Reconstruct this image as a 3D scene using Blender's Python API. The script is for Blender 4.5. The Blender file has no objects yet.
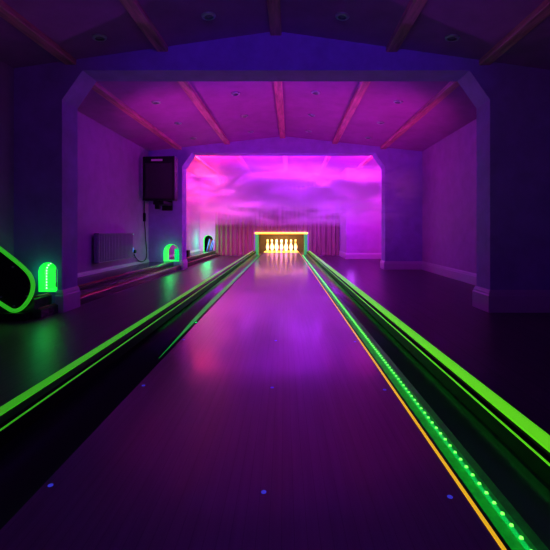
import bpy, bmesh, math, random
from mathutils import Vector, Matrix
random.seed(7)
S = bpy.context.scene
COL = S.collection
PI = math.pi

# ------------------------------------------------------------------ helpers
def link(name, me, mat=None, parent=None):
    o = bpy.data.objects.new(name, me)
    COL.objects.link(o)
    if mat is not None:
        me.materials.append(mat)
    if parent is not None:
        o.parent = parent
    return o

def obj(name, bm, mat=None, parent=None, smooth=False):
    bmesh.ops.recalc_face_normals(bm, faces=bm.faces)
    me = bpy.data.meshes.new(name)
    bm.to_mesh(me); bm.free()
    if smooth:
        for p in me.polygons:
            p.use_smooth = True
    return link(name, me, mat, parent)

def tag(o, label, cat, group=None, kind=None):
    o['label'] = label; o['category'] = cat
    if group: o['group'] = group
    if kind: o['kind'] = kind
    return o

def thing(name, label, cat, loc=(0, 0, 0), rotz=0, group=None):
    o = bpy.data.objects.new(name, None); COL.objects.link(o)
    o.empty_display_size = 0.1
    o.location = loc; o.rotation_euler = (0, 0, rotz)
    return tag(o, label, cat, group)

def struct(name, bm, mat, smooth=False):
    o = obj(name, bm, mat, None, smooth); o['kind'] = 'structure'
    return o

def dup(root, loc, label, rotz=None):
    r = root.copy(); COL.objects.link(r); r.location = loc; r['label'] = label
    if rotz is not None: r.rotation_euler = (0, 0, rotz)
    for ch in list(root.children):
        c = ch.copy(); COL.objects.link(c); c.parent = r
        for g in ch.children:
            d = g.copy(); COL.objects.link(d); d.parent = c
    return r

def box(bm, x0, x1, y0, y1, z0, z1, bev=0.0):
    r = bmesh.ops.create_cube(bm, size=1.0)
    vs = r['verts']
    for v in vs:
        v.co = Vector(((x0 + x1) / 2 + v.co.x * (x1 - x0), (y0 + y1) / 2 + v.co.y * (y1 - y0), (z0 + z1) / 2 + v.co.z * (z1 - z0)))
    if bev > 0:
        es = list({e for v in vs for e in v.link_edges})
        bmesh.ops.bevel(bm, geom=es, offset=bev, segments=2, affect='EDGES')
    return bm

def BX(*a, **k):
    return box(bmesh.new(), *a, **k)

def tube(bm, pts, r, seg=10, closed=False):
    pts = [Vector(p) for p in pts]
    n = len(pts); rings = []
    prev = None
    for i, p in enumerate(pts):
        if closed:
            t = (pts[(i + 1) % n] - pts[i - 1]).normalized()
        else:
            t = (pts[min(i + 1, n - 1)] - pts[max(i - 1, 0)]).normalized()
        up = Vector((0, 0, 1)) if abs(t.z) < 0.9 else Vector((1, 0, 0))
        if prev is None:
            a = t.cross(up).normalized()
        else:
            a = (prev - t * prev.dot(t)).normalized()
        prev = a
        b = t.cross(a).normalized()
        rings.append([bm.verts.new(p + a * (r * math.cos(2 * PI * k / seg)) + b * (r * math.sin(2 * PI * k / seg))) for k in range(seg)])
    m = n if closed else n - 1
    for i in range(m):
        A, B = rings[i], rings[(i + 1) % n]
        for k in range(seg):
            bm.faces.new((A[k], A[(k + 1) % seg], B[(k + 1) % seg], B[k]))
    if not closed:
        bm.faces.new(rings[0]); bm.faces.new(rings[-1])
    return bm

def lathe(bm, prof, seg=24, c=(0, 0, 0)):
    rings = []
    for r, z in prof:
        if r < 1e-6:
            rings.append([bm.verts.new((c[0], c[1], c[2] + z))])
        else:
            rings.append([bm.verts.new((c[0] + r * math.cos(2 * PI * k / seg), c[1] + r * math.sin(2 * PI * k / seg), c[2] + z)) for k in range(seg)])
    for A, B in zip(rings, rings[1:]):
        for k in range(seg):
            k2 = (k + 1) % seg
            if len(A) == 1 and len(B) == 1: continue
            if len(A) == 1: bm.faces.new((A[0], B[k], B[k2]))
            elif len(B) == 1: bm.faces.new((A[k], A[k2], B[0]))
            else: bm.faces.new((A[k], A[k2], B[k2], B[k]))
    return bm

def cyl(bm, p, r, h, axis='z', seg=16):
    """disc/cylinder from p along axis for h"""
    q = Vector(p) + {'x': Vector((h, 0, 0)), 'y': Vector((0, h, 0)), 'z': Vector((0, 0, h))}[axis]
    return tube(bm, [p, q], r, seg)

def plate(outline, holes, y0, y1):
    """XZ polygon with holes, extruded from y0 to y1"""
    bm = bmesh.new(); es = []
    for loop in [outline] + holes:
        vs = [bm.verts.new((x, y0, z)) for x, z in loop]
        for i in range(len(vs)):
            es.append(bm.edges.new((vs[i], vs[(i + 1) % len(vs)])))
    bmesh.ops.triangle_fill(bm, edges=es, use_beauty=True)
    ex = bmesh.ops.extrude_face_region(bm, geom=list(bm.faces))
    for v in [g for g in ex['geom'] if isinstance(g, bmesh.types.BMVert)]:
        v.co.y = y1
    return bm

def extrude_y(profile, y0, y1, closed=True, ny=1):
    bm = bmesh.new(); rows = []
    for j in range(ny + 1):
        y = y0 + (y1 - y0) * j / ny
        rows.append([bm.verts.new((x, y, z)) for x, z in profile])
    n = len(profile)
    for A, B in zip(rows, rows[1:]):
        for k in range(n if closed else n - 1):
            bm.faces.new((A[k], A[(k + 1) % n], B[(k + 1) % n], B[k]))
    if closed:
        bm.faces.new(rows[0]); bm.faces.new(rows[-1])
    return bm

def skirting(path, h, t):
    """moulded board following an XY polyline; the board grows to the LEFT of the walking direction"""
    prof = [(0, 0), (t, 0), (t, h * 0.74), (t * 0.72, h * 0.80), (t * 0.72, h * 0.86), (t * 0.35, h * 0.97), (t * 0.2, h), (0, h)]
    P = [Vector((p[0], p[1])) for p in path]; bm = bmesh.new(); rows = []
    for i, p in enumerate(P):
        d1 = (P[i] - P[i - 1]).normalized() if i else (P[1] - P[0]).normalized()
        d2 = (P[i + 1] - P[i]).normalized() if i < len(P) - 1 else d1
        n1 = Vector((-d1.y, d1.x)); n2 = Vector((-d2.y, d2.x))
        m = (n1 + n2).normalized(); m = m / max(0.3, m.dot(n1))
        rows.append([bm.verts.new((p.x + m.x * a, p.y + m.y * a, z)) for a, z in prof])
    n = len(prof)
    for A, B in zip(rows, rows[1:]):
        for k in range(n):
            bm.faces.new((A[k], A[(k + 1) % n], B[(k + 1) % n], B[k]))
    bm.faces.new(rows[0]); bm.faces.new(rows[-1])
    return bm

# ------------------------------------------------------------------ materials
def mat(name, col, rough=0.5, metal=0.0, emit=None, strength=0.0, noise=0.0, scale=8.0, bump=0.0, spec=0.5, coat=0.0, stretch=(1, 1, 1)):
    m = bpy.data.materials.new(name); m.use_nodes = True
    nt = m.node_tree; b = nt.nodes['Principled BSDF']
    b.inputs['Base Color'].default_value = (*col, 1)
    b.inputs['Roughness'].default_value = rough
    b.inputs['Metallic'].default_value = metal
    b.inputs['Specular IOR Level'].default_value = spec
    b.inputs['Coat Weight'].default_value = coat
    if emit:
        b.inputs['Emission Color'].default_value = (*emit, 1)
        b.inputs['Emission Strength'].default_value = strength
    if noise > 0 or bump > 0:
        tc = nt.nodes.new('ShaderNodeTexCoord'); mp = nt.nodes.new('ShaderNodeMapping')
        mp.inputs['Scale'].default_value = stretch
        nz = nt.nodes.new('ShaderNodeTexNoise'); nz.inputs['Scale'].default_value = scale; nz.inputs['Detail'].default_value = 6
        nz.inputs['Roughness'].default_value = 0.65
        nt.links.new(tc.outputs['Object'], mp.inputs['Vector']); nt.links.new(mp.outputs['Vector'], nz.inputs['Vector'])
        if noise > 0:
            cr = nt.nodes.new('ShaderNodeValToRGB')
            cr.color_ramp.elements[0].position = 0.3; cr.color_ramp.elements[1].position = 0.7
            cr.color_ramp.elements[0].color = (*[c * (1 - noise) for c in col], 1)
            cr.color_ramp.elements[1].color = (*[min(1, c * (1 + noise)) for c in col], 1)
            nt.links.new(nz.outputs['Fac'], cr.inputs['Fac']); nt.links.new(cr.outputs['Color'], b.inputs['Base Color'])
        if bump > 0:
            bp = nt.nodes.new('ShaderNodeBump'); bp.inputs['Strength'].default_value = bump; bp.inputs['Distance'].default_value = 0.02
            nt.links.new(nz.outputs['Fac'], bp.inputs['Height']); nt.links.new(bp.outputs['Normal'], b.inputs['Normal'])
    return m

def plank_mat(name, c1, c2, width, length, rough, spec=0.5, coat=0.0, gap=0.004, bump=0.15, nlo=0.5, nhi=1.3, rv=0.08):
    m = bpy.data.materials.new(name); m.use_nodes = True
    nt = m.node_tree; b = nt.nodes['Principled BSDF']; L = nt.links.new
    tc = nt.nodes.new('ShaderNodeTexCoord'); mp = nt.nodes.new('ShaderNodeMapping')
    mp.inputs['Rotation'].default_value = (0, 0, PI / 2)
    L(tc.outputs['Object'], mp.inputs['Vector'])
    br = nt.nodes.new('ShaderNodeTexBrick')
    br.inputs['Scale'].default_value = 1.0
    br.inputs['Brick Width'].default_value = length; br.inputs['Row Height'].default_value = width
    br.inputs['Mortar Size'].default_value = gap; br.inputs['Mortar Smooth'].default_value = 0.2
    br.inputs['Color1'].default_value = (*c1, 1); br.inputs['Color2'].default_value = (*c2, 1)
    br.inputs['Mortar'].default_value = (*[c * 0.35 for c in c1], 1)
    L(mp.outputs['Vector'], br.inputs['Vector'])
    mp2 = nt.nodes.new('ShaderNodeMapping'); mp2.inputs['Scale'].default_value = (30, 1.2, 30)
    L(tc.outputs['Object'], mp2.inputs['Vector'])
    nz = nt.nodes.new('ShaderNodeTexNoise'); nz.inputs['Scale'].default_value = 2.2; nz.inputs['Detail'].default_value = 8
    L(mp2.outputs['Vector'], nz.inputs['Vector'])
    mr = nt.nodes.new('ShaderNodeMapRange')
    mr.inputs['From Min'].default_value = 0.3; mr.inputs['From Max'].default_value = 0.7
    mr.inputs['To Min'].default_value = nlo; mr.inputs['To Max'].default_value = nhi
    L(nz.outputs['Fac'], mr.inputs['Value'])
    mx = nt.nodes.new('ShaderNodeMix'); mx.data_type = 'RGBA'; mx.blend_type = 'MULTIPLY'; mx.inputs['Factor'].default_value = 1.0
    L(br.outputs['Color'], mx.inputs['A']); L(mr.outputs['Result'], mx.inputs['B'])
    L(mx.outputs['Result'], b.inputs['Base Color'])
    rr = nt.nodes.new('ShaderNodeMapRange')
    rr.inputs['To Min'].default_value = rough - rv; rr.inputs['To Max'].default_value = rough + rv
    L(nz.outputs['Fac'], rr.inputs['Value']); L(rr.outputs['Result'], b.inputs['Roughness'])
    bp = nt.nodes.new('ShaderNodeBump'); bp.inputs['Strength'].default_value = bump; bp.inputs['Distance'].default_value = 0.004
    L(nz.outputs['Fac'], bp.inputs['Height']); L(bp.outputs['Normal'], b.inputs['Normal'])
    b.inputs['Specular IOR Level'].default_value = spec
    b.inputs['Coat Weight'].default_value = coat; b.inputs['Coat Roughness'].default_value = 0.13
    return m

M = {}
M['wall'] = mat('plaster_wall', (0.46, 0.20, 0.55), 0.8, noise=0.12, scale=5, bump=0.25)
M['ceiling'] = mat('plaster_ceiling', (0.48, 0.10, 0.50), 0.8, noise=0.14, scale=4, bump=0.2)
M['archwall'] = mat('arch_plaster', (0.33, 0.20, 0.62), 0.8, noise=0.15, scale=5, bump=0.3)  # bluer than the side walls: blue light on the partitions put into the colour
M['trimpaint'] = mat('painted_board', (0.55, 0.34, 0.62), 0.45, noise=0.06, scale=6)
M['floor'] = plank_mat('dark_planks', (0.055, 0.03, 0.055), (0.08, 0.042, 0.07), 0.12, 1.4, 0.36, spec=0.45)
M['lane'] = plank_mat('lane_boards', (0.155, 0.125, 0.172), (0.163, 0.13, 0.18), 0.0272, 3.0, 0.34, spec=0.4, coat=0.8, gap=0.0004, bump=0.006, nlo=0.86, nhi=1.12, rv=0.03)
M['beam'] = mat('beam_timber', (0.75, 0.19, 0.31), 0.6, noise=0.45, scale=3.0, bump=0.2, stretch=(8, 0.8, 8))
M['black'] = mat('black_plastic', (0.006, 0.006, 0.009), 0.5, spec=0.2, noise=0.2, scale=20)
M['gloss_black'] = mat('gloss_black', (0.03, 0.03, 0.035), 0.22, noise=0.1, scale=20)
M['gutter'] = mat('gutter_shell', (0.022, 0.022, 0.026), 0.3, noise=0.15, scale=6, spec=0.4, stretch=(1, 0.15, 1))
M['dark_cap'] = mat('dark_capping', (0.003, 0.003, 0.005), 0.5, spec=0.12, noise=0.2, scale=10)
M['neon_right'] = mat('fluorescent_strip_bright', (0.25, 0.9, 0.08), 0.5, emit=(0.12, 0.75, 0.004), strength=0.8, noise=0.05, scale=3)
M['neon_left'] = mat('fluorescent_strip', (0.25, 0.9, 0.08), 0.5, emit=(0.05, 0.62, 0.008), strength=0.5, noise=0.05, scale=3)
M['neon_tube'] = mat('fluorescent_tube', (0.2, 0.9, 0.1), 0.35, emit=(0.03, 0.6, 0.015), strength=0.62, noise=0.05, scale=3)
M['tunnel'] = mat('tunnel_lining', (0.2, 0.8, 0.3), 0.5, emit=(0.004, 0.80, 0.035), strength=0.8, noise=0.05, scale=5)  # emission stands in for the green light inside the tunnels
M['led'] = mat('led_green', (0.6, 1.0, 0.6), 0.4, emit=(0.14, 1.0, 0.05), strength=3.0, noise=0.02, scale=3)
M['led_white'] = mat('led_pale', (0.9, 1.0, 0.9), 0.4, emit=(0.6, 1.0, 0.6), strength=2.5, noise=0.02, scale=3)
M['led_tape'] = mat('led_tape', (0.05, 0.3, 0.1), 0.4, emit=(0.0, 0.7, 0.10), strength=0.55, noise=0.05, scale=6)
M['led_lip'] = mat('led_lip', (0.05, 0.3, 0.1), 0.4, emit=(0.0, 0.8, 0.06), strength=18.0, noise=0.05, scale=6)
M['amber'] = mat('amber_edge', (0.8, 0.4, 0.05), 0.4, emit=(1.0, 0.55, 0.012), strength=0.75, noise=0.05, scale=3)
M['yellow'] = mat('yellow_light_bar', (0.9, 0.6, 0.05), 0.4, emit=(1.0, 0.50, 0.02), strength=3.2, noise=0.04, scale=3)
M['deck'] = mat('pin_deck_yellow', (0.9, 0.6, 0.08), 0.3, noise=0.05, scale=4, emit=(1.0, 0.5, 0.01), strength=0.8)  # emission adds lamplight to the deck's own yellow
M['greenpanel'] = mat('green_side_panel', (0.01, 0.30, 0.05), 0.5, emit=(0.0, 0.5, 0.05), strength=0.6, noise=0.2, scale=5)  # green light falling on the panels put in as emission
M['dot'] = mat('blue_dot', (0.1, 0.1, 0.8), 0.4, emit=(0.05, 0.06, 0.85), strength=0.5, noise=0.03, scale=8)
M['pitwall'] = mat('pit_wall', (0.03, 0.014, 0.03), 0.6, noise=0.3, scale=10)
M['curtain'] = mat('curtain_cloth', (0.17, 0.12, 0.09), 0.8, noise=0.25, scale=4, stretch=(6, 6, 0.5))
M['radiator'] = mat('radiator_enamel', (0.26, 0.18, 0.34), 0.45, noise=0.05, scale=10)
M['white_plastic'] = mat('white_plastic', (0.75, 0.75, 0.75), 0.4, noise=0.03, scale=10)
M['chrome'] = mat('metal_ring', (0.6, 0.6, 0.65), 0.3, metal=0.9, noise=0.05, scale=10)
M['lens'] = mat('lamp_lens', (0.22, 0.16, 0.26), 0.3, noise=0.1, scale=10)
M['redrail'] = mat('red_rail', (0.40, 0.07, 0.09), 0.3, noise=0.15, scale=6, stretch=(1, 0.2, 1))  # red light on the track's step edges put into the rail colour
M['bluelight'] = mat('blue_indicator', (0.1, 0.2, 0.9), 0.4, emit=(0.04, 0.15, 1.0), strength=1.0, noise=0.02, scale=5)
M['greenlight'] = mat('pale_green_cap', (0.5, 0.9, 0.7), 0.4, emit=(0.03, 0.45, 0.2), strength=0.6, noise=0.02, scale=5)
M['bluestrip'] = mat('blue_strip', (0.2, 0.2, 0.8), 0.4, emit=(0.06, 0.08, 0.8), strength=0.6, noise=0.1, scale=5)
M['flap'] = mat('teal_flap', (0.01, 0.25, 0.2), 0.5, emit=(0.0, 0.32, 0.17), strength=0.7, noise=0.1, scale=8)  # teal light in the tunnel put in as a glowing plate
M['led_back'] = mat('green_backing', (0.02, 0.55, 0.10), 0.45, noise=0.25, scale=30)  # green LED glow on the trough painted as surface colour
M['led_back_dim'] = mat('green_backing_dim', (0.005, 0.16, 0.03), 0.5, emit=(0.0, 0.5, 0.05), strength=0.42, noise=0.2, scale=10)  # LED reflection in the left gutter put in as colour and emission
M['led_edge'] = mat('green_backing_edge', (0.01, 0.16, 0.04), 0.45, noise=0.3, scale=30)  # outer fade of the painted glow, as a darker green
M['label'] = mat('pale_sticker', (0.6, 0.6, 0.65), 0.5, noise=0.05, scale=20)

def pin_mat():
    m = bpy.data.materials.new('pin_enamel'); m.use_nodes = True
    nt = m.node_tree; b = nt.nodes['Principled BSDF']
    tc = nt.nodes.new('ShaderNodeTexCoord'); sp = nt.nodes.new('ShaderNodeSeparateXYZ')
    nt.links.new(tc.outputs['Object'], sp.inputs[0])
    cr = nt.nodes.new('ShaderNodeValToRGB'); cr.color_ramp.interpolation = 'CONSTANT'
    e = cr.color_ramp.elements
    W = (0.85, 0.82, 0.74, 1); R = (0.65, 0.10, 0.04, 1)
    e[0].position = 0.0; e[0].color = W
    e[1].position = 0.265; e[1].color = R
    for p, c in ((0.276, W), (0.288, R), (0.299, W)):
        q = e.new(p); q.color = c
    nt.links.new(sp.outputs['Z'], cr.inputs['Fac']); nt.links.new(cr.outputs['Color'], b.inputs['Base Color'])
    b.inputs['Roughness'].default_value = 0.25
    return m
M['pin'] = pin_mat()

# ------------------------------------------------------------------ room numbers (metres; floor z=0, camera looks along +Y)
F = 400.0
XC = -0.134
XL, XR = -2.77, 2.57           # side walls
XL1 = -2.56                    # left wall of the first bay
Y1A, Y1B = 3.70, 3.97          # first partition
Y2A, Y2B = 7.80, 8.12          # second partition
YB, YN = 12.2, -2.2            # back wall, wall behind the camera
OPL, OPR, OPT = XC - 1.98, XC + 1.98, 2.235
RIDGE = 2.60

def cz(x, slope):
    return RIDGE - slope * abs(x - XC)

# floor
struct('floor', BX(XL - 0.3, XR + 0.3, YN - 0.2, YB + 2.0, -0.12, 0.0), M['floor'])

# ceilings (one shallow gable per bay)
for nm, y0, y1, sl in (('ceiling', YN, Y1A + 0.02, 0.142), ('ceiling.001', Y1B - 0.02, Y2A + 0.02, 0.11), ('ceiling.002', Y2B - 0.02, YB + 0.05, 0.09)):
    a, b = XL - 0.15, XR + 0.15
    prof = [(a, cz(a, sl)), (XC, RIDGE), (b, cz(b, sl)), (b, cz(b, sl) + 0.12), (XC, RIDGE + 0.12), (a, cz(a, sl) + 0.12)]
    struct(nm, extrude_y(prof, y0, y1), M['ceiling'])

# side walls per bay, wall behind the camera
TOP = 2.62
struct('wall_left_front', BX(XL1 - 0.3, XL1, YN, Y1A, 0, TOP), M['wall'])
struct('wall_left', BX(XL - 0.15, XL, Y1B, Y2A, 0, TOP), M['wall'])
struct('wall_left_back', BX(XL - 0.15, XL, Y2B, YB + 0.15, 0, TOP), M['wall'])
struct('wall_right_front', BX(XR, XR + 0.15, YN, Y1A, 0, TOP), M['wall'])
struct('wall_right', BX(XR, XR + 0.15, Y1B, Y2A, 0, TOP), M['wall'])
struct('wall_right_back', BX(XR, XR + 0.15, Y2B, YB + 0.15, 0, TOP), M['wall'])
struct('wall_front', BX(XL - 0.3, XR + 0.15, YN - 0.15, YN, 0, TOP + 0.1), M['wall'])

def arch(xa, xb, z0, z1, n=14):
    """arched hole outline: straight sides, round top"""
    c = (xa + xb) / 2; r = (xb - xa) / 2
    pts = [(xa, z0), (xb, z0)]
    for i in range(n + 1):
        t = PI * i / n
        pts.append((c + r * math.cos(t), z1 - r + r * math.sin(t)))
    return pts

HOLE1 = (-2.335, -2.155, 0.185, 0.462)
HOLE2 = (-2.475, -2.175, 0.158, 0.495)
HOLE3 = (-2.66, -2.36, 0.10, 0.62)

def partition(name, y0, y1, hole, OPT, ch=(0.19, 0.27)):
    out = [(XL - 0.15, 0), (OPL, 0), (OPL, OPT - ch[1]), (OPL + ch[0], OPT), (OPR - ch[0], OPT), (OPR, OPT - ch[1]), (OPR, 0), (XR + 0.15, 0), (XR + 0.15, TOP + 0.06), (XL - 0.15, TOP + 0.06)]
    return struct(name, plate(out, [arch(*hole)], y0, y1), M['archwall'])
partition('wall_middle_front', Y1A, Y1B, HOLE1, 2.235)
partition('wall_middle_back', Y2A, Y2B, HOLE2, 2.275)

# lane frame: the lane runs a touch to the left of the room's axis
LX, LROT = -0.087, 6.3 / F
def lane_pt(u, y):
    return (LX + u * math.cos(LROT) - y * math.sin(LROT), u * math.sin(LROT) + y * math.cos(LROT))
def on_lane(o):
    o.location = (LX, 0, 0); o.rotation_euler = (0, 0, LROT); return o
LZ = 0.10
PB = lane_pt(0, YB)[0]         # lane centre at the back wall
# back wall with the pin opening and an arched hole
out = [(XL - 0.15, 0), (PB - 0.80, 0), (PB - 0.80, 0.70), (PB + 0.80, 0.70), (PB + 0.80, 0), (XR + 0.15, 0), (XR + 0.15, TOP), (XL - 0.15, TOP)]
struct('wall_back', plate(out, [arch(*HOLE3)], YB, YB + 0.15), M['wall'])
# pier at the right of the curtain
struct('wall_pier', BX(1.50, XR, 10.75, YB, 0, TOP), M['wall'])
# service space behind the back wall
struct('wall_service', BX(XL - 0.15, XR + 0.15, YB + 1.75, YB + 1.85, 0, 1.6), M['pitwall'])
struct('ceiling_service', BX(XL - 0.15, XR + 0.15, YB + 0.15, YB + 1.85, 1.5, 1.6), M['pitwall'])

# skirting boards
struct('baseboard_front_right', skirting([(XR, Y1A), (OPR, Y1A), (OPR, Y1B), (XR, Y1B)][::-1][::-1], 0.205, 0.028), M['trimpaint'])
struct('baseboard_front_left', skirting([(OPL, Y1B + 0.0), (OPL, Y1A), (-2.16, Y1A)], 0.205, 0.028), M['trimpaint'])
struct('baseboard_right', skirting([(XR, Y2A), (XR, Y1B)][::-1], 0.16, 0.022), M['trimpaint'])
struct('baseboard_back_right', skirting([(XR, Y2A), (OPR, Y2A), (OPR, Y2B), (XR, Y2B)], 0.16, 0.025), M['trimpaint'])
struct('baseboard_back_left', skirting([(OPL, Y2B), (OPL, Y2A), (-2.16, Y2A)], 0.18, 0.025), M['trimpaint'])
struct('baseboard_pier', skirting([(XR, 10.75), (1.50, 10.75), (1.50, YB)], 0.16, 0.025), M['trimpaint'])
struct('baseboard_left', skirting([(XL, Y2A), (XL, Y1B)], 0.20, 0.022), M['trimpaint'])
struct('baseboard_left_back', skirting([(XL, YB), (XL, Y2B)], 0.20, 0.022), M['trimpaint'])

# ------------------------------------------------------------------ ceiling beams
WHERE = ['leftmost', 'second from left', 'central ridge', 'second from right', 'rightmost']
BAYS = [('nearest', YN, Y1A, 0.142, 'above the bowler'), ('middle', Y1B, Y2A, 0.11, 'between the two arches'), ('far', Y2B, YB, 0.09, 'above the pins')]
for bn, y0, y1, sl, txt in BAYS:
    for w, off in zip(WHERE, {'nearest': [-1.90, -1.05, 0.0, 1.07, 1.93], 'middle': [-2.04, -1.10, -0.02, 1.0, 1.94], 'far': [-2.0, -1.08, 0.0, 1.03, 1.94]}[bn]):
        x = XC + off; z = cz(x, sl); hw = 0.052
        zl, zr = cz(x - hw, sl), cz(x + hw, sl)
        d = 0.035
        zb = min(zl, zr) - d
        prof = [(x - hw, zl + 0.01), (x - hw, zb + 0.006), (x - hw + 0.006, zb), (x + hw - 0.006, zb), (x + hw, zb + 0.006), (x + hw, zr + 0.01)]
        o = obj('ceiling_beam', extrude_y(prof, y0 - 0.005, y1 + 0.005), M['beam'])
        tag(o, f'{w} knotty timber beam on the ceiling of the {bn} bay', 'beam', f'timber beams of the {bn} bay', 'thing')

# ------------------------------------------------------------------ downlights
def tilt_for(x, sl):
    return math.atan(sl) * (1 if x > XC else -1)
def make_downlight():
    t = thing('ceiling_downlight', 'x', 'downlight', group='recessed downlights in the middle bay')
    bm = bmesh.new()
    lathe(bm, [(0.036, -0.012), (0.042, -0.013), (0.056, -0.008), (0.060, 0.004), (0.036, 0.004), (0.036, -0.012)], 24)
    obj('trim_ring', bm, M['chrome'], t, True)
    bm = bmesh.new(); lathe(bm, [(0, -0.003), (0.03, -0.004), (0.0355, 0.002), (0, 0.003)], 24)
    obj('lamp_lens', bm, M['lens'], t, True)
    return t
DL = make_downlight(); used = False
COLN = ['leftmost', 'second from left', 'second from right', 'rightmost']
def put_light(x, y, sl, label, group):
    global used
    loc = (x, y, cz(x, sl) - 0.004)
    if not used:
        t = DL; t.location = loc; t['label'] = label; used = True
    else:
        t = dup(DL, loc, label)
    t.rotation_euler = (0, tilt_for(x, sl), 0); t['group'] = group
for rn, y in (('front', 5.19), ('middle', 6.2), ('back', 7.2)):
    for cn, off in zip(COLN, (-1.61, -0.58, 0.46, 1.53)):
        put_light(XC + off, y, 0.11, f'{cn} ceiling downlight in the {rn} row of the middle bay', 'recessed downlights in the middle bay')
for cn, off in zip(COLN, (-1.48, -0.54, 0.56, 1.50)):
    put_light(XC + off, 3.38 if abs(off) > 1 else 3.29, 0.142, f'{cn} unlit ceiling downlight in the nearest bay, before the first arch', 'recessed downlights in the nearest bay')

# ------------------------------------------------------------------ bowling lane
LANE_Y0, LANE_Y1 = -1.6, 12.25
HW = 0.532
t = on_lane(thing('bowling_lane', 'long dark glossy wooden bowling lane running to the pins', 'bowling lane'))
bm = BX(-HW, HW, LANE_Y0, LANE_Y1, 0.0, LZ, bev=0.002)
obj('lane_surface', bm, M['lane'], t)
o = obj('edge_strip', BX(HW + 0.0005, HW + 0.0075, LANE_Y0, LANE_Y1, LZ - 0.02, LZ + 0.002), M['amber'], t)
o['label'] = 'thin glowing amber line along the right lane edge'
for (u, y) in ((-0.51, 1.03), (0.036, 0.995), (0.492, 0.97), (-0.505, 1.69), (0.037, 1.66), (0.498, 1.63), (-0.513, 2.40), (0.037, 2.37), (0.503, 2.34)):
    bm = bmesh.new(); cyl(bm, (u, y, LZ - 0.001), 0.0065 if y < 1.5 else 0.0075, 0.002)
    obj('marker_dot', bm, M['dot'], t)

# ------------------------------------------------------------------ gutters, cappings, LED strips
GU = 0.764
def gutter(side):
    s = -1 if side == 'left' else 1
    t = on_lane(thing('lane_gutter', f'dark glossy gutter trough along the {side} edge of the lane', 'gutter', group='gutters beside the lane'))
    a, b = HW + 0.0095, GU - 0.001
    c, r = (a + b) / 2, (b - a) / 2
    prof = []
    n = 20
    for i in range(n + 1):
        th = PI * i / n
        prof.append((s * (c - r * math.cos(th)), LZ - 0.013 - 0.068 * math.sin(th) ** 0.8))
    inner = [(s * b, LZ - 0.002), (s * b, 0.002), (s * a, 0.002), (s * a, LZ - 0.0125)]
    full = prof + inner
    obj('trough', extrude_y(full, LANE_Y0, YB - 0.125), M['gutter'], t, False)
    return t
gl = gutter('left'); gr = gutter('right')
for g in (gl, gr):
    for ch in g.children:
        for p in ch.data.polygons: p.use_smooth = len(p.vertices) == 4
CZ = 0.15
def capping(side):
    s = -1 if side == 'left' else 1
    nm = M['neon_left'] if s < 0 else M['neon_right']
    t = on_lane(thing('gutter_capping', ('dark capping rail with a green fluorescent strip on the left of the lane' if s < 0 else 'dark capping rail with a bright green fluorescent strip on the right of the lane'), 'rail', group='capping rails beside the gutters'))
    u0 = GU; w0, w1 = (0.833, 0.876) if s < 0 else (0.806, 0.862); u1 = w1 + 0.004
    prof = [(s * u0, 0.001), (s * u0, CZ - 0.004), (s * (u0 + 0.004), CZ), (s * (u0 + 0.014), CZ), (s * (u0 + 0.018), CZ - 0.012), (s * (u0 + 0.026), CZ - 0.012), (s * (u0 + 0.03), CZ), (s * (u1 - 0.004), CZ), (s * u1, CZ - 0.004), (s * u1, 0.001)]
    obj('capping_board', extrude_y(prof, LANE_Y0, YB - 0.12), M['dark_cap'], t)
    x0, x1 = sorted((s * (u0 + 0.001), s * (u0 + 0.0055)))
    o = obj('green_edge_line', BX(x0, x1, LANE_Y0, YB - 0.12, CZ - 0.001, CZ + 0.0025), nm, t)
    x0, x1 = sorted((s * w0, s * w1))
    o = obj('green_strip', BX(x0, x1, LANE_Y0, YB - 0.12, CZ - 0.002, CZ + 0.004, bev=0.0015), nm, t)
    return t
capping('left'); capping('right')

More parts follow.
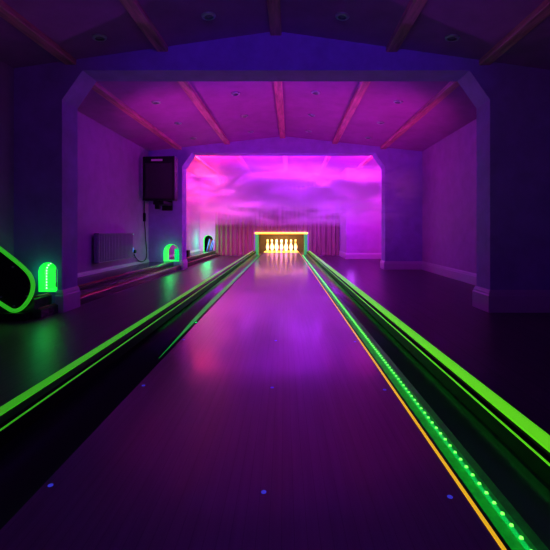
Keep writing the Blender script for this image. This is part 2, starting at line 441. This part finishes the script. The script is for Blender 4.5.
def led_strip(side, y0, y1, n_single):
    s = -1 if side == 'left' else 1
    t = on_lane(thing('led_strip', ('row of bright green light dots along the right gutter' if s > 0 else 'continuous dim green light strip along the left gutter'), 'LED strip'))
    u = HW + 0.113; z = LZ - 0.0795
    x0, x1 = sorted((s * (HW + 0.0080), s * (HW + 0.0205)))
    obj('lip_cover', BX(x0, x1, y0, y1, LZ - 0.0095, LZ - 0.003), M['black'], t)['label'] = 'black lip covering the light tape'
    x0, x1 = sorted((s * (HW + 0.0125), s * (HW + 0.0200)))
    obj('tape', BX(x0, x1, y0, y1, LZ - 0.0115, LZ - 0.0096), M['led_lip'], t)['label'] = 'light tape under the black lip'
    ga, gb = HW + 0.0095, GU - 0.001
    gc, gr_ = (ga + gb) / 2, (gb - ga) / 2
    def on_trough(uu, lift):
        cs = max(-1, min(1, (gc - uu) / gr_)); th = math.acos(cs)
        return (s * uu, LZ - 0.013 - 0.068 * math.sin(th) ** 0.8 + lift)
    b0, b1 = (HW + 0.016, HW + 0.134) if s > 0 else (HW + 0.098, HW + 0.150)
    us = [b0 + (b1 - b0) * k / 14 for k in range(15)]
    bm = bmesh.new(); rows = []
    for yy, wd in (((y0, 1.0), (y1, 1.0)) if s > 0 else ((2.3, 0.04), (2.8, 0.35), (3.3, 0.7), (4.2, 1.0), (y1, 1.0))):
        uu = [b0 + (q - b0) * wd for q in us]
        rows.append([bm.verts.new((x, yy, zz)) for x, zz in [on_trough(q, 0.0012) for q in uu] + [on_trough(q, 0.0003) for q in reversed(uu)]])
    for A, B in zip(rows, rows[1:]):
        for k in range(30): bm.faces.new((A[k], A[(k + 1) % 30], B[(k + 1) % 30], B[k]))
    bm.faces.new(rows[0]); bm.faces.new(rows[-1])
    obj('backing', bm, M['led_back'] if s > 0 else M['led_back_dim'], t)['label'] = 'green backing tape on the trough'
    if s > 0:
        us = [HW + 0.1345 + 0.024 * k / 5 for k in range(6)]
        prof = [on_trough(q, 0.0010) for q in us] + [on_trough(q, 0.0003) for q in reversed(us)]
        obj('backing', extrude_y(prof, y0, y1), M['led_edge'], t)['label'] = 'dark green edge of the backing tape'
    if s > 0:
        prof = [(u + 0.006 * math.cos(PI * k / 8), z + 0.007 * math.sin(PI * k / 8)) for k in range(9)]
        tp = obj('tape', extrude_y(prof, y0, y1), M['led_tape'], t)
    if s > 0:
        def dome(bm, y):
            n = 8; top = bm.verts.new((s * u, y, z + 0.0105))
            r1 = [bm.verts.new((s * u + 0.0052 * math.cos(2 * PI * k / n), y + 0.0052 * math.sin(2 * PI * k / n), z + 0.0055)) for k in range(n)]
            r2 = [bm.verts.new((s * u + 0.004 * math.cos(2 * PI * k / n), y + 0.004 * math.sin(2 * PI * k / n), z + 0.0095)) for k in range(n)]
            for k in range(n):
                bm.faces.new((r1[k], r1[(k + 1) % n], r2[(k + 1) % n], r2[k])); bm.faces.new((r2[k], r2[(k + 1) % n], top))
        bm = bmesh.new(); dome(bm, 0)
        first = obj('light_dot', bm, M['led'], tp)
        ys = [0.81 + 0.0405 * i for i in range(int((y1 - 0.81) / 0.0405))]
        for i, y in enumerate(ys[:n_single]):
            o = first if i == 0 else first.copy()
            if i: COL.objects.link(o)
            o.location = (0, y, 0)
        bm = bmesh.new()
        for y in ys[n_single:]: dome(bm, y)
        o = obj('light_dots', bm, M['led'], tp); o['kind'] = 'stuff'
    return t
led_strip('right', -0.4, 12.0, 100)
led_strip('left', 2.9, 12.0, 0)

# ------------------------------------------------------------------ pin deck housing and pins
t = on_lane(thing('pin_housing', 'black pin box framed by green side panels and a glowing yellow top bar', 'pin housing'))
PY0, PY1 = YB - 0.10, YB + 1.5
PW, PH = 0.79, 0.66
for s in (-1, 1):
    x0, x1 = sorted((s * (PW - 0.09), s * PW))
    obj('side_panel', BX(x0, x1, PY0, YB + 0.25, 0.001, PH, bev=0.004), M['greenpanel'], t)['label'] = 'green lit side panel'
    x0, x1 = sorted((s * (PW - 0.04), s * (PW - 0.001)))
    obj('inner_wall', BX(x0, x1, YB + 0.252, PY1, 0.001, PH), M['pitwall'], t)
obj('top_panel', BX(-PW, PW, YB + 0.0, PY1, PH + 0.001, PH + 0.03), M['black'], t)
obj('back_panel', BX(-PW, PW, PY1, PY1 + 0.03, 0.001, PH + 0.03), M['pitwall'], t)
o = obj('light_bar', BX(-PW - 0.012, PW + 0.012, PY0 - 0.02, PY0 + 0.04, PH + 0.001, PH + 0.05, bev=0.006), M['yellow'], t); o['label'] = 'glowing yellow light bar'
obj('pit_floor', BX(-PW + 0.04, PW - 0.04, YB + 1.06, PY1, 0.001, 0.03), M['pitwall'], t)
t2 = on_lane(thing('pin_deck', 'bright yellow pin deck board under the bowling pins', 'pin deck'))
obj('deck_board', BX(-HW, HW, LANE_Y1 + 0.002, YB + 1.05, 0.03, LZ), M['deck'], t2)
obj('front_lip', BX(-HW, HW, LANE_Y1 + 0.002, LANE_Y1 + 0.02, LZ + 0.0005, LZ + 0.008), M['yellow'], t2)  # lamplight on the deck's front line put in as emission

PINPROF = [(0, 0.0), (0.0258, 0.0), (0.0275, 0.004), (0.0358, 0.019), (0.0452, 0.05), (0.0532, 0.0858), (0.0605, 0.1143), (0.0575, 0.149), (0.0465, 0.184), (0.0312, 0.219), (0.0247, 0.239), (0.0230, 0.254), (0.0238, 0.275), (0.0268, 0.30), (0.0306, 0.325), (0.0324, 0.343), (0.031, 0.358), (0.0255, 0.371), (0.015, 0.379), (0, 0.381)]
pins = [(-0.457, 0.60, 'leftmost'), (-0.305, 0.40, 'second from the left'), (-0.152, 0.20, 'third from the left'), (0.0, 0.0, 'central'), (0.152, 0.20, 'third from the right'), (0.305, 0.40, 'second from the right'), (0.457, 0.60, 'rightmost')]
bm = bmesh.new(); lathe(bm, PINPROF, 20); pin0 = obj('bowling_pin', bm, M['pin'], None, True)
for i, (u, dy, w) in enumerate(pins):
    o = pin0 if i == 0 else pin0.copy()
    if i: COL.objects.link(o)
    x, y = lane_pt(u, YB + 0.25 + dy * 1.0)
    o.location = (x, y, LZ + 0.0002)
    tag(o, f'{w} white bowling pin standing on the yellow pin deck', 'bowling pin', 'bowling pins on the pin deck')

# ------------------------------------------------------------------ curtains
def curtain(x0, x1, y, z0, z1, label):
    bm = bmesh.new(); n = int((x1 - x0) / 0.008); rows = []
    for j in range(7):
        z = z0 + (z1 - z0) * j / 6
        row = []
        for i in range(n + 1):
            x = x0 + (x1 - x0) * i / n
            ph = x * 2 * PI / 0.135 + 0.9 * math.sin(x * 3.1) + 0.5 * math.sin(x * 8.3)
            row.append(bm.verts.new((x, y + 0.032 * math.sin(ph) + 0.006 * math.sin(2.3 * ph + j * 0.4), z)))
        rows.append(row)
    for A, B in zip(rows, rows[1:]):
        for i in range(n):
            bm.faces.new((A[i], A[i + 1], B[i + 1], B[i]))
    o = obj('curtain', bm, M['curtain'], None, True)
    tag(o, label, 'curtain', 'pleated curtains on the back wall')
    return o
CY = YB - 0.05
curtain(-2.28, PB - 0.83, CY, 0.01, 2.34, 'pleated dark curtain hanging left of the pin box')
curtain(PB + 0.83, 1.48, CY, 0.01, 2.34, 'pleated dark curtain hanging right of the pin box')
curtain(PB - 0.825, PB + 0.825, CY, 0.735, 2.34, 'pleated dark curtain hanging above the pin box')

# ------------------------------------------------------------------ ball return track along the left wall
def track(y0, y1, txt, ws, e1=-2.27, e2=-2.125, zt=0.15):
    t = thing('ball_return_track', txt, 'ball return', group='stepped ball return track along the left wall')
    x = ws
    prof = [(x, 0.001), (e2, 0.001), (e2, 0.07), (e2 - 0.01, 0.078), (e1, 0.078), (e1, zt - 0.008), (e1 - 0.01, zt), (x, zt)]
    obj('stepped_casing', extrude_y(prof, y0, y1), M['gloss_black'], t)
    for xx, zz in ((e1 - 0.025, zt + 0.006), (e2 - 0.025, 0.084)):
        bm = bmesh.new(); tube(bm, [(xx, y0 + 0.01, zz), (xx, y1 - 0.01, zz)], 0.008, 10)
        obj('rail', bm, M['redrail'], t, True)
    return t
track(3.42, Y1A - 0.032, 'short black stepped ball return track before the first arch', XL1 + 0.004, -2.19, -2.13, 0.172)
track(Y1B + 0.035, Y2A - 0.03, 'long black stepped ball return track below the radiator', XL + 0.026)
track(Y2B + 0.035, YB - 0.10, 'black stepped ball return track in the far bay beside the curtain', XL + 0.026)

# glowing tunnel arches
def tunnel(hole, y0, y1, label, dots, txt_block=False):
    xa, xb, z0, z1 = hole
    t = thing('tunnel_arch', label, 'tunnel', group='glowing green arched ball tunnels')
    o1 = arch(xa + 0.001, xb - 0.001, z0 + 0.001, z1 - 0.001); th = 0.006
    o2 = arch(xa + th, xb - th, z0 + th, z1 - th)
    bm = plate(o1, [o2], y0 + 0.004, y1 - 0.004)
    ln = obj('lining', bm, M['tunnel'], t)
    c = (xa + xb) / 2; r = (xb - xa) / 2 - th - 0.003
    if txt_block:
        o = obj('flap', BX(c - 0.01, xb - th - 0.002, y1 - 0.07, y1 - 0.05, z0 + th, z1 - 0.10, bev=0.004), M['flap'], t); o['label'] = 'teal flap inside the tunnel'
    if dots:
        ym = (y0 + y1) / 2 - 0.02
        pts = []
        zs = z1 - (xb - xa) / 2
        z = z0 + 0.02
        while z < zs: pts.append((c - r, z)); z += 0.028
        n = max(4, int(r * PI * 0.6 / 0.028))
        for i in range(n):
            a = PI - i * 0.028 / r
            pts.append((c + r * math.cos(a), zs + r * math.sin(a)))
        bm = bmesh.new(); bmesh.ops.create_icosphere(bm, subdivisions=2, radius=0.0065)
        first = obj('light_dot', bm, M['led_white'], ln, True)
        for i, (x, z) in enumerate(pts):
            o = first if i == 0 else first.copy()
            if i: COL.objects.link(o)
            o.location = (x, ym, z)
    return t
tunnel(HOLE1, Y1A, Y1B, 'glowing green tunnel arch with white light dots in the first partition', True)
tunnel(HOLE2, Y2A, Y2B, 'glowing green tunnel arch in the second partition, below the screen', False, True)
tunnel(HOLE3, YB, YB + 0.15, 'green tunnel arch with blue slanted strips at the far left', False)
# blue slanted lift behind / in the far tunnel
t = thing('ball_lift', 'blue slanted strips of the ball lift in the far tunnel arch', 'ball lift', (-2.45, YB - 0.14, 0.151))
for i, (dx, mm) in enumerate(((-0.045, 'bluestrip'), (0.0, 'redrail'), (0.045, 'bluestrip'), (0.085, 'bluestrip'))):
    bm = bmesh.new(); tube(bm, [(dx - 0.03, 0, 0.008), (dx + 0.05, 0.05, 0.36 - 0.02 * i)], 0.012, 8)
    obj('slanted_strip', bm, M[mm], t, True)
obj('foot_bar', BX(-0.10, 0.14, -0.03, 0.03, 0.0, 0.012, bev=0.003), M['black'], t)
# small dark box on the far track
t = thing('equipment_box', 'small dark box standing on the far ball return track', 'box', (-2.47, 9.35, 0.151))
obj('case', BX(-0.10, 0.10, -0.09, 0.09, 0, 0.15, bev=0.008), M['black'], t)
obj('knob', lathe(bmesh.new(), [(0.0, 0.22), (0.015, 0.218), (0.02, 0.20), (0.012, 0.17), (0.02, 0.151), (0, 0.151)], 12, (-0.06, 0, 0)), M['black'], t, True)

# ------------------------------------------------------------------ hoop: dark panel edged with a green tube
HY = 3.36; sc = HY / F
def hp(px, py):
    return ((px - 290.5) * sc, 0.75 - (py - 231) * sc)
ctrl = [hp(-6, 244.5), hp(10, 256.5), hp(21, 265.5), hp(29.5, 274.5), hp(33, 284), hp(31.5, 294), hp(26.5, 303), hp(20, 309.2), hp(13, 310.6), hp(6, 307), hp(-6, 299), hp(-18, 290), hp(-26, 280), hp(-28, 265), hp(-24, 250), hp(-15, 241)]
def smooth_loop(P, k=5):
    out = []; n = len(P)
    for i in range(n):
        p0, p1, p2, p3 = [Vector(P[(i + j - 1) % n]) for j in range(4)]
        for s in range(k):
            u = s / k
            out.append(0.5 * ((2 * p1) + (p2 - p0) * u + (2 * p0 - 5 * p1 + 4 * p2 - p3) * u * u + (3 * p1 - p0 - 3 * p2 + p3) * u ** 3))
    return out
loop = smooth_loop(ctrl)
zmin = min(p.y for p in loop)
t = thing('ball_return_hood', 'rounded black ball return hood outlined by a thick green tube', 'ball return hood', (-2.35, HY, 0))
def loc(p, y=0): return (p[0] + 2.35, y, p[1])
bm = bmesh.new(); tube(bm, [loc(p) for p in loop], 0.0165, 12, True)
obj('green_tube', bm, M['neon_tube'], t, True)['label'] = 'thick glowing green tube'
hpanel = obj('panel', plate([(p[0] + 2.35, p[1]) for p in loop], [], 0.004, 0.018), M['black'], t)
for px, py in ((13, 267), (27, 296), (14, 306), (1, 297)):
    bm = bmesh.new(); c = hp(px, py); cyl(bm, (c[0] + 2.35, -0.006, c[1]), 0.008, 0.012, 'y', 10)
    obj('bolt', bm, M['chrome'], hpanel)
x0 = hp(9, 0)[0] + 2.35
obj('foot', BX(x0 - 0.13, x0 + 0.16, -0.05, 0.05, 0.001, max(0.02, zmin - 0.016), bev=0.004), M['black'], t)

# ------------------------------------------------------------------ radiator
t = thing('radiator', 'ribbed panel radiator mounted low on the left wall', 'radiator', (XL + 0.03, 6.15, 0.30))
L, H, D = 1.22, 0.42, 0.075
n = 24; prof = []
for i in range(n * 4 + 1):
    y = -L / 2 + L * i / (n * 4)
    prof.append((D + 0.011 * (1 if i % 4 in (1, 2) else -1), y))
bm = bmesh.new(); lo = [bm.verts.new((x, y, 0.012)) for x, y in prof]; hi = [bm.verts.new((x, y, H - 0.012)) for x, y in prof]
for i in range(len(prof) - 1): bm.faces.new((lo[i], lo[i + 1], hi[i + 1], hi[i]))
obj('ribbed_panel', bm, M['radiator'], t)
obj('casing', BX(0.012, D - 0.012, -L / 2, L / 2, 0, H, bev=0.008), M['radiator'], t)
for z in (0.0, H - 0.014): obj('header_rail', BX(D - 0.014, D + 0.012, -L / 2, L / 2, z, z + 0.014, bev=0.003), M['radiator'], t)
for s in (-1, 1): obj('bracket', BX(-0.029, 0.013, s * 0.4 - 0.02, s * 0.4 + 0.02, 0.08, 0.34), M['radiator'], t)
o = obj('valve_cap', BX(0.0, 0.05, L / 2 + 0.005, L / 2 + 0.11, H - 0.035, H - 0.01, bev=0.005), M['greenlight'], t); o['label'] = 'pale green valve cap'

# ------------------------------------------------------------------ screen in the corner, its cable, the socket
sy = 7.35
def P3(px, py, y): return Vector(((px - 290.5) * y / F, y, 0.75 - (py - 231) * y / F))
a = P3(142.6, 156.5, 7.25); b = P3(175.5, 200.5, 7.25)
cx = (a.x + b.x) / 2; W = b.x - a.x; Hh = a.z - b.z
t = thing('wall_screen', 'black boxy screen mounted high in the corner beside the second arch', 'screen', (cx, 7.25, b.z), rotz=math.radians(-6))
obj('cabinet', BX(-W / 2, W / 2, 0.0, 0.14, 0, Hh, bev=0.012), M['black'], t)
o = obj('bezel', plate([(-W / 2, 0), (W / 2, 0), (W / 2, Hh), (-W / 2, Hh)], [[(-W / 2 + 0.04, 0.04), (W / 2 - 0.04, 0.04), (W / 2 - 0.04, Hh - 0.12), (-W / 2 + 0.04, Hh - 0.12)]], -0.02, 0.0), M['black'], t)
obj('display', BX(-W / 2 + 0.04, W / 2 - 0.04, -0.006, -0.001, 0.04, Hh - 0.12), M['gloss_black'], t)
o = obj('sticker', BX(-W / 2 + 0.16, -W / 2 + 0.37, -0.024, -0.0205, Hh - 0.085, Hh - 0.05), M['label'], t); o['label'] = 'pale sticker strip'
obj('mount_arm', BX(-0.14, 0.06, 0.05, 0.47, -0.07, -0.001, bev=0.008), M['black'], t)
obj('mount_clamp', BX(-0.10, -0.02, 0.04, 0.12, -0.15, -0.07, bev=0.006), M['black'], t)
obj('wall_plate', BX(-0.14, 0.06, 0.44, 0.48, -0.16, 0.2, bev=0.005), M['black'], t)

xw = XL + 0.03
def PW(px, py, off=0.02):                    # a point on the left wall seen at this pixel
    x = XL + off; y = x * F / (px - 290.5); return Vector((x, y, 0.75 - (py - 231) * y / F))
cab = [(144.2, 201), (144.2, 210), (144.6, 222), (145.3, 232), (146, 243), (146.8, 252), (146, 258.5), (143.2, 261.3), (139.5, 261.2), (136, 258), (134, 254)]
pts = [PW(*p) for p in cab]
def smooth_open(P, k=5):
    out = []
    for i in range(len(P) - 1):
        p0, p1, p2, p3 = P[max(i - 1, 0)], P[i], P[i + 1], P[min(i + 2, len(P) - 1)]
        for s in range(k):
            u = s / k
            out.append(0.5 * ((2 * p1) + (p2 - p0) * u + (2 * p0 - 5 * p1 + 4 * p2 - p3) * u * u + (3 * p1 - p0 - 3 * p2 + p3) * u ** 3))
    out.append(P[-1]); return out
t = thing('power_cable', 'black power cable with adapter looping down from the screen to the socket', 'cable', pts[0])
bm = bmesh.new(); tube(bm, [p - pts[0] for p in smooth_open(pts)], 0.0075, 8); obj('cord', bm, M['black'], t, True)
q0, q1 = PW(144.3, 213) - pts[0], PW(144.6, 221.5) - pts[0]
c = (q0 + q1) / 2; obj('adapter', BX(c.x - 0.018, c.x + 0.02, c.y - 0.03, c.y + 0.03, q1.z, q0.z, bev=0.006), M['black'], t)
q = PW(134.2, 251.5) - pts[0]; obj('plug', BX(q.x - 0.004, q.x + 0.03, q.y - 0.03, q.y + 0.03, q.z - 0.03, q.z + 0.03, bev=0.006), M['black'], t)
q = PW(131.8, 250, 0.001)
t = thing('wall_socket', 'blue lit plug socket on the wall beside the radiator', 'socket', q)
obj('face_plate', BX(0.0, 0.012, -0.075, 0.075, -0.045, 0.045, bev=0.003), M['white_plastic'], t)
o = obj('indicator', BX(0.0125, 0.03, -0.055, 0.0, -0.035, 0.035, bev=0.004), M['bluelight'], t); o['label'] = 'blue glowing indicator'

# ------------------------------------------------------------------ haze drifting through the second arch
def haze():
    m = bpy.data.materials.new('haze_volume'); m.use_nodes = True
    nt = m.node_tree; nt.nodes.clear(); L = nt.links.new; N = nt.nodes.new
    out = N('ShaderNodeOutputMaterial'); pv = N('ShaderNodeVolumePrincipled')
    pv.inputs['Color'].default_value = (0.9, 0.85, 0.95, 1); pv.inputs['Anisotropy'].default_value = 0.1
    tc = N('ShaderNodeTexCoord'); mp = N('ShaderNodeMapping'); mp.inputs['Scale'].default_value = (0.55, 0.5, 1.9)
    L(tc.outputs['Object'], mp.inputs['Vector'])
    nz = N('ShaderNodeTexNoise'); nz.inputs['Scale'].default_value = 1.5; nz.inputs['Detail'].default_value = 5; nz.inputs['Roughness'].default_value = 0.6; nz.inputs['Distortion'].default_value = 0.6
    L(mp.outputs['Vector'], nz.inputs['Vector'])
    r = N('ShaderNodeMapRange'); r.inputs['From Min'].default_value = 0.46; r.inputs['From Max'].default_value = 0.68; L(nz.outputs['Fac'], r.inputs['Value'])
    sp = N('ShaderNodeSeparateXYZ'); L(tc.outputs['Generated'], sp.inputs[0])
    def bell(sock, pts):
        cr = N('ShaderNodeValToRGB'); e = cr.color_ramp.elements
        e[0].position, v = pts[0]; e[0].color = (v, v, v, 1); e[1].position, v = pts[-1]; e[1].color = (v, v, v, 1)
        for p, v in pts[1:-1]:
            q = e.new(p); q.color = (v, v, v, 1)
        L(sock, cr.inputs['Fac']); return cr.outputs['Color']
    bz = bell(sp.outputs['Z'], [(0.0, 0), (0.2, 0.25), (0.5, 1.0), (0.72, 0.6), (1.0, 0)])
    bx_ = bell(sp.outputs['X'], [(0.0, 0.3), (0.12, 0.8), (0.8, 1.0), (0.9, 0.7), (1.0, 0)])
    by = bell(sp.outputs['Y'], [(0.0, 0), (0.05, 1.1), (0.13, 1.1), (0.24, 0.9), (0.9, 1.0), (1.0, 0.3)])
    def mul(a, b):
        q = N('ShaderNodeMath'); q.operation = 'MULTIPLY'
        L(a, q.inputs[0])
        if isinstance(b, float): q.inputs[1].default_value = b
        else: L(b, q.inputs[1])
        return q.outputs[0]
    d = mul(mul(mul(mul(r.outputs['Result'], bz), bx_), by), 5.0)
    L(d, pv.inputs['Density']); L(pv.outputs['Volume'], out.inputs['Volume'])
    return m
plan = [(-2.72, 12.08), (-2.72, 8.16), (-1.9, 8.16), (-1.9, 7.1), (2.54, 7.1), (2.54, 7.77), (1.8, 7.77), (1.8, 8.16), (2.54, 8.16), (2.54, 10.72), (1.46, 10.72), (1.46, 12.08)]
bm = bmesh.new()
f = bm.faces.new([bm.verts.new((x, y, 0.85)) for x, y in plan])
ex = bmesh.ops.extrude_face_region(bm, geom=[f])
for v in [g for g in ex['geom'] if isinstance(g, bmesh.types.BMVert)]: v.co.z = 2.24
o = obj('haze', bm, haze())
o.data.polygons.foreach_set('use_smooth', [False] * len(o.data.polygons))
tag(o, 'violet smoke haze drifting across the far bay below the ceiling', 'haze', kind='stuff')

# ------------------------------------------------------------------ lights
def area(name, loc, target, col, power, sx, sy, spread=180):
    l = bpy.data.lights.new(name, 'AREA'); l.shape = 'RECTANGLE'; l.size = sx; l.size_y = sy; l.spread = math.radians(spread); l.color = col; l.energy = power
    o = bpy.data.objects.new(name, l); COL.objects.link(o); o.location = loc
    o.rotation_euler = (Vector(target) - Vector(loc)).to_track_quat('-Z', 'Y').to_euler(); return o
def spot(name, loc, target, col, power, ang, blend=1.0, r=0.1):
    l = bpy.data.lights.new(name, 'SPOT'); l.spot_size = math.radians(ang); l.spot_blend = blend; l.shadow_soft_size = r; l.color = col; l.energy = power
    o = bpy.data.objects.new(name, l); COL.objects.link(o); o.location = loc
    o.rotation_euler = (Vector(target) - Vector(loc)).to_track_quat('-Z', 'Y').to_euler(); return o
def point(name, loc, col, power, r=0.05):
    l = bpy.data.lights.new(name, 'POINT'); l.shadow_soft_size = r; l.color = col; l.energy = power
    o = bpy.data.objects.new(name, l); COL.objects.link(o); o.location = loc; return o

PINK = (1.0, 0.05, 0.42); VIOLET = (0.42, 0.03, 1.0); BLUE = (0.10, 0.02, 1.0); MAG = (0.9, 0.05, 0.75)
# behind the second arch's header
area('violet_bar', (XC, 8.25, 2.42), (XC, 10.6, 1.95), VIOLET, 270, 2.2, 0.1, 85)
area('pink_bar_l', (-1.9, 8.3, 2.36), (-1.7, 11.5, 1.9), (1.0, 0.07, 0.20), 150, 0.5, 0.1, 100)
area('pink_bar_r', (1.7, 8.3, 2.36), (1.9, 11.5, 1.6), MAG, 55, 0.5, 0.1, 100)
# unseen spots added behind the second arch to brighten the smoke
spot('violet_side_l', (-2.45, 8.45, 1.75), (0.3, 11.2, 1.95), (0.6, 0.03, 0.9), 140, 60)
spot('violet_side_r', (2.3, 8.45, 1.7), (-0.6, 11.2, 1.95), (0.4, 0.03, 1.0), 140, 60)
spot('violet_core', (XC, 8.3, 2.3), (XC + 0.1, 11.0, 1.45), (0.45, 0.03, 1.0), 230, 55)
# unseen violet light by the back wall's ceiling, added for the lane's glow
area('violet_back', (-0.3, 11.95, 2.3), (-0.1, 3.2, 0.1), VIOLET, 26, 2.4, 0.4, 80)
# unseen spots added behind the first arch's columns, for ceiling, wall and wisp
spot('magenta_l', (-2.45, 4.2, 0.9), (0.4, 7.7, 2.5), MAG, 150, 92)
spot('magenta_r', (2.3, 4.2, 0.5), (-0.5, 7.5, 2.5), MAG, 200, 92)
spot('pink_left_wall', (2.3, 4.25, 1.3), (-2.77, 5.4, 1.6), (1.0, 0.12, 0.5), 8, 80)
spot('pink_wisp', (-2.4, 4.25, 1.4), (2.45, 7.4, 1.55), (1.0, 0.06, 0.7), 45, 32)
# unseen low spots added in the far bay to wash arches and ceiling
spot('wash_l', (-1.75, 9.6, 0.25), (-0.3, 3.85, 2.15), (0.5, 0.07, 1.0), 130, 50)
spot('wash_r', (1.45, 9.6, 0.25), (0.1, 3.85, 2.15), (0.5, 0.07, 1.0), 130, 50)
# blue light
spot('blue_front', (0.2, -1.6, 2.0), (0.0, 3.7, 2.35), BLUE, 190, 44)
area('blue_fill', (0.0, -1.9, 1.6), (0, 2.5, 1.6), (0.16, 0.04, 1.0), 6, 2.0, 0.6)
area('magenta_low', (0.0, -1.9, 1.3), (0, 1.6, 2.7), MAG, 2.2, 2.0, 0.3, 90)  # unseen fill added to tint the nearest bay's ceiling
area('blue_mid', (XC, 4.12, 2.4), (XC, 7.8, 1.2), BLUE, 14, 2.5, 0.1)
# warm light over the pins
px_, py_ = lane_pt(0, YB + 0.14)
area('pin_light', (px_, py_, 0.62), (px_, py_ + 0.4, 0.25), (1.0, 0.50, 0.09), 64, 0.95, 0.06, 120)
# green glow at the tunnel mouths and the hood
GREEN = (0.0, 1.0, 0.18)
point('green_a', (-2.27, Y1A - 0.06, 0.36), GREEN, 0.5, 0.02)
point('green_b', (-2.33, Y2A - 0.08, 0.34), GREEN, 2.2, 0.02)
point('green_c', (-2.48, YB - 0.4, 0.45), GREEN, 16, 0.02)

# world
w = bpy.data.worlds.new('World'); S.world = w; w.use_nodes = True
bg = w.node_tree.nodes['Background']; bg.inputs[0].default_value = (0.02, 0.005, 0.05, 1); bg.inputs[1].default_value = 0.1

# camera
cam = bpy.data.cameras.new('camera'); co = bpy.data.objects.new('camera', cam); COL.objects.link(co)
cam.sensor_width = 36; cam.lens = 36 * F / 550
cam.shift_x = -(290.5 - 275) / 550; cam.shift_y = -(275 - 231) / 550
cam.clip_start = 0.02
co.location = (0, 0, 0.75); co.rotation_euler = (PI / 2, 0, 0)
S.camera = co
S.view_settings.view_transform = 'Standard'
S.cycles.max_bounces = 8; S.cycles.volume_bounces = 3
S.cycles.sample_clamp_indirect = 4
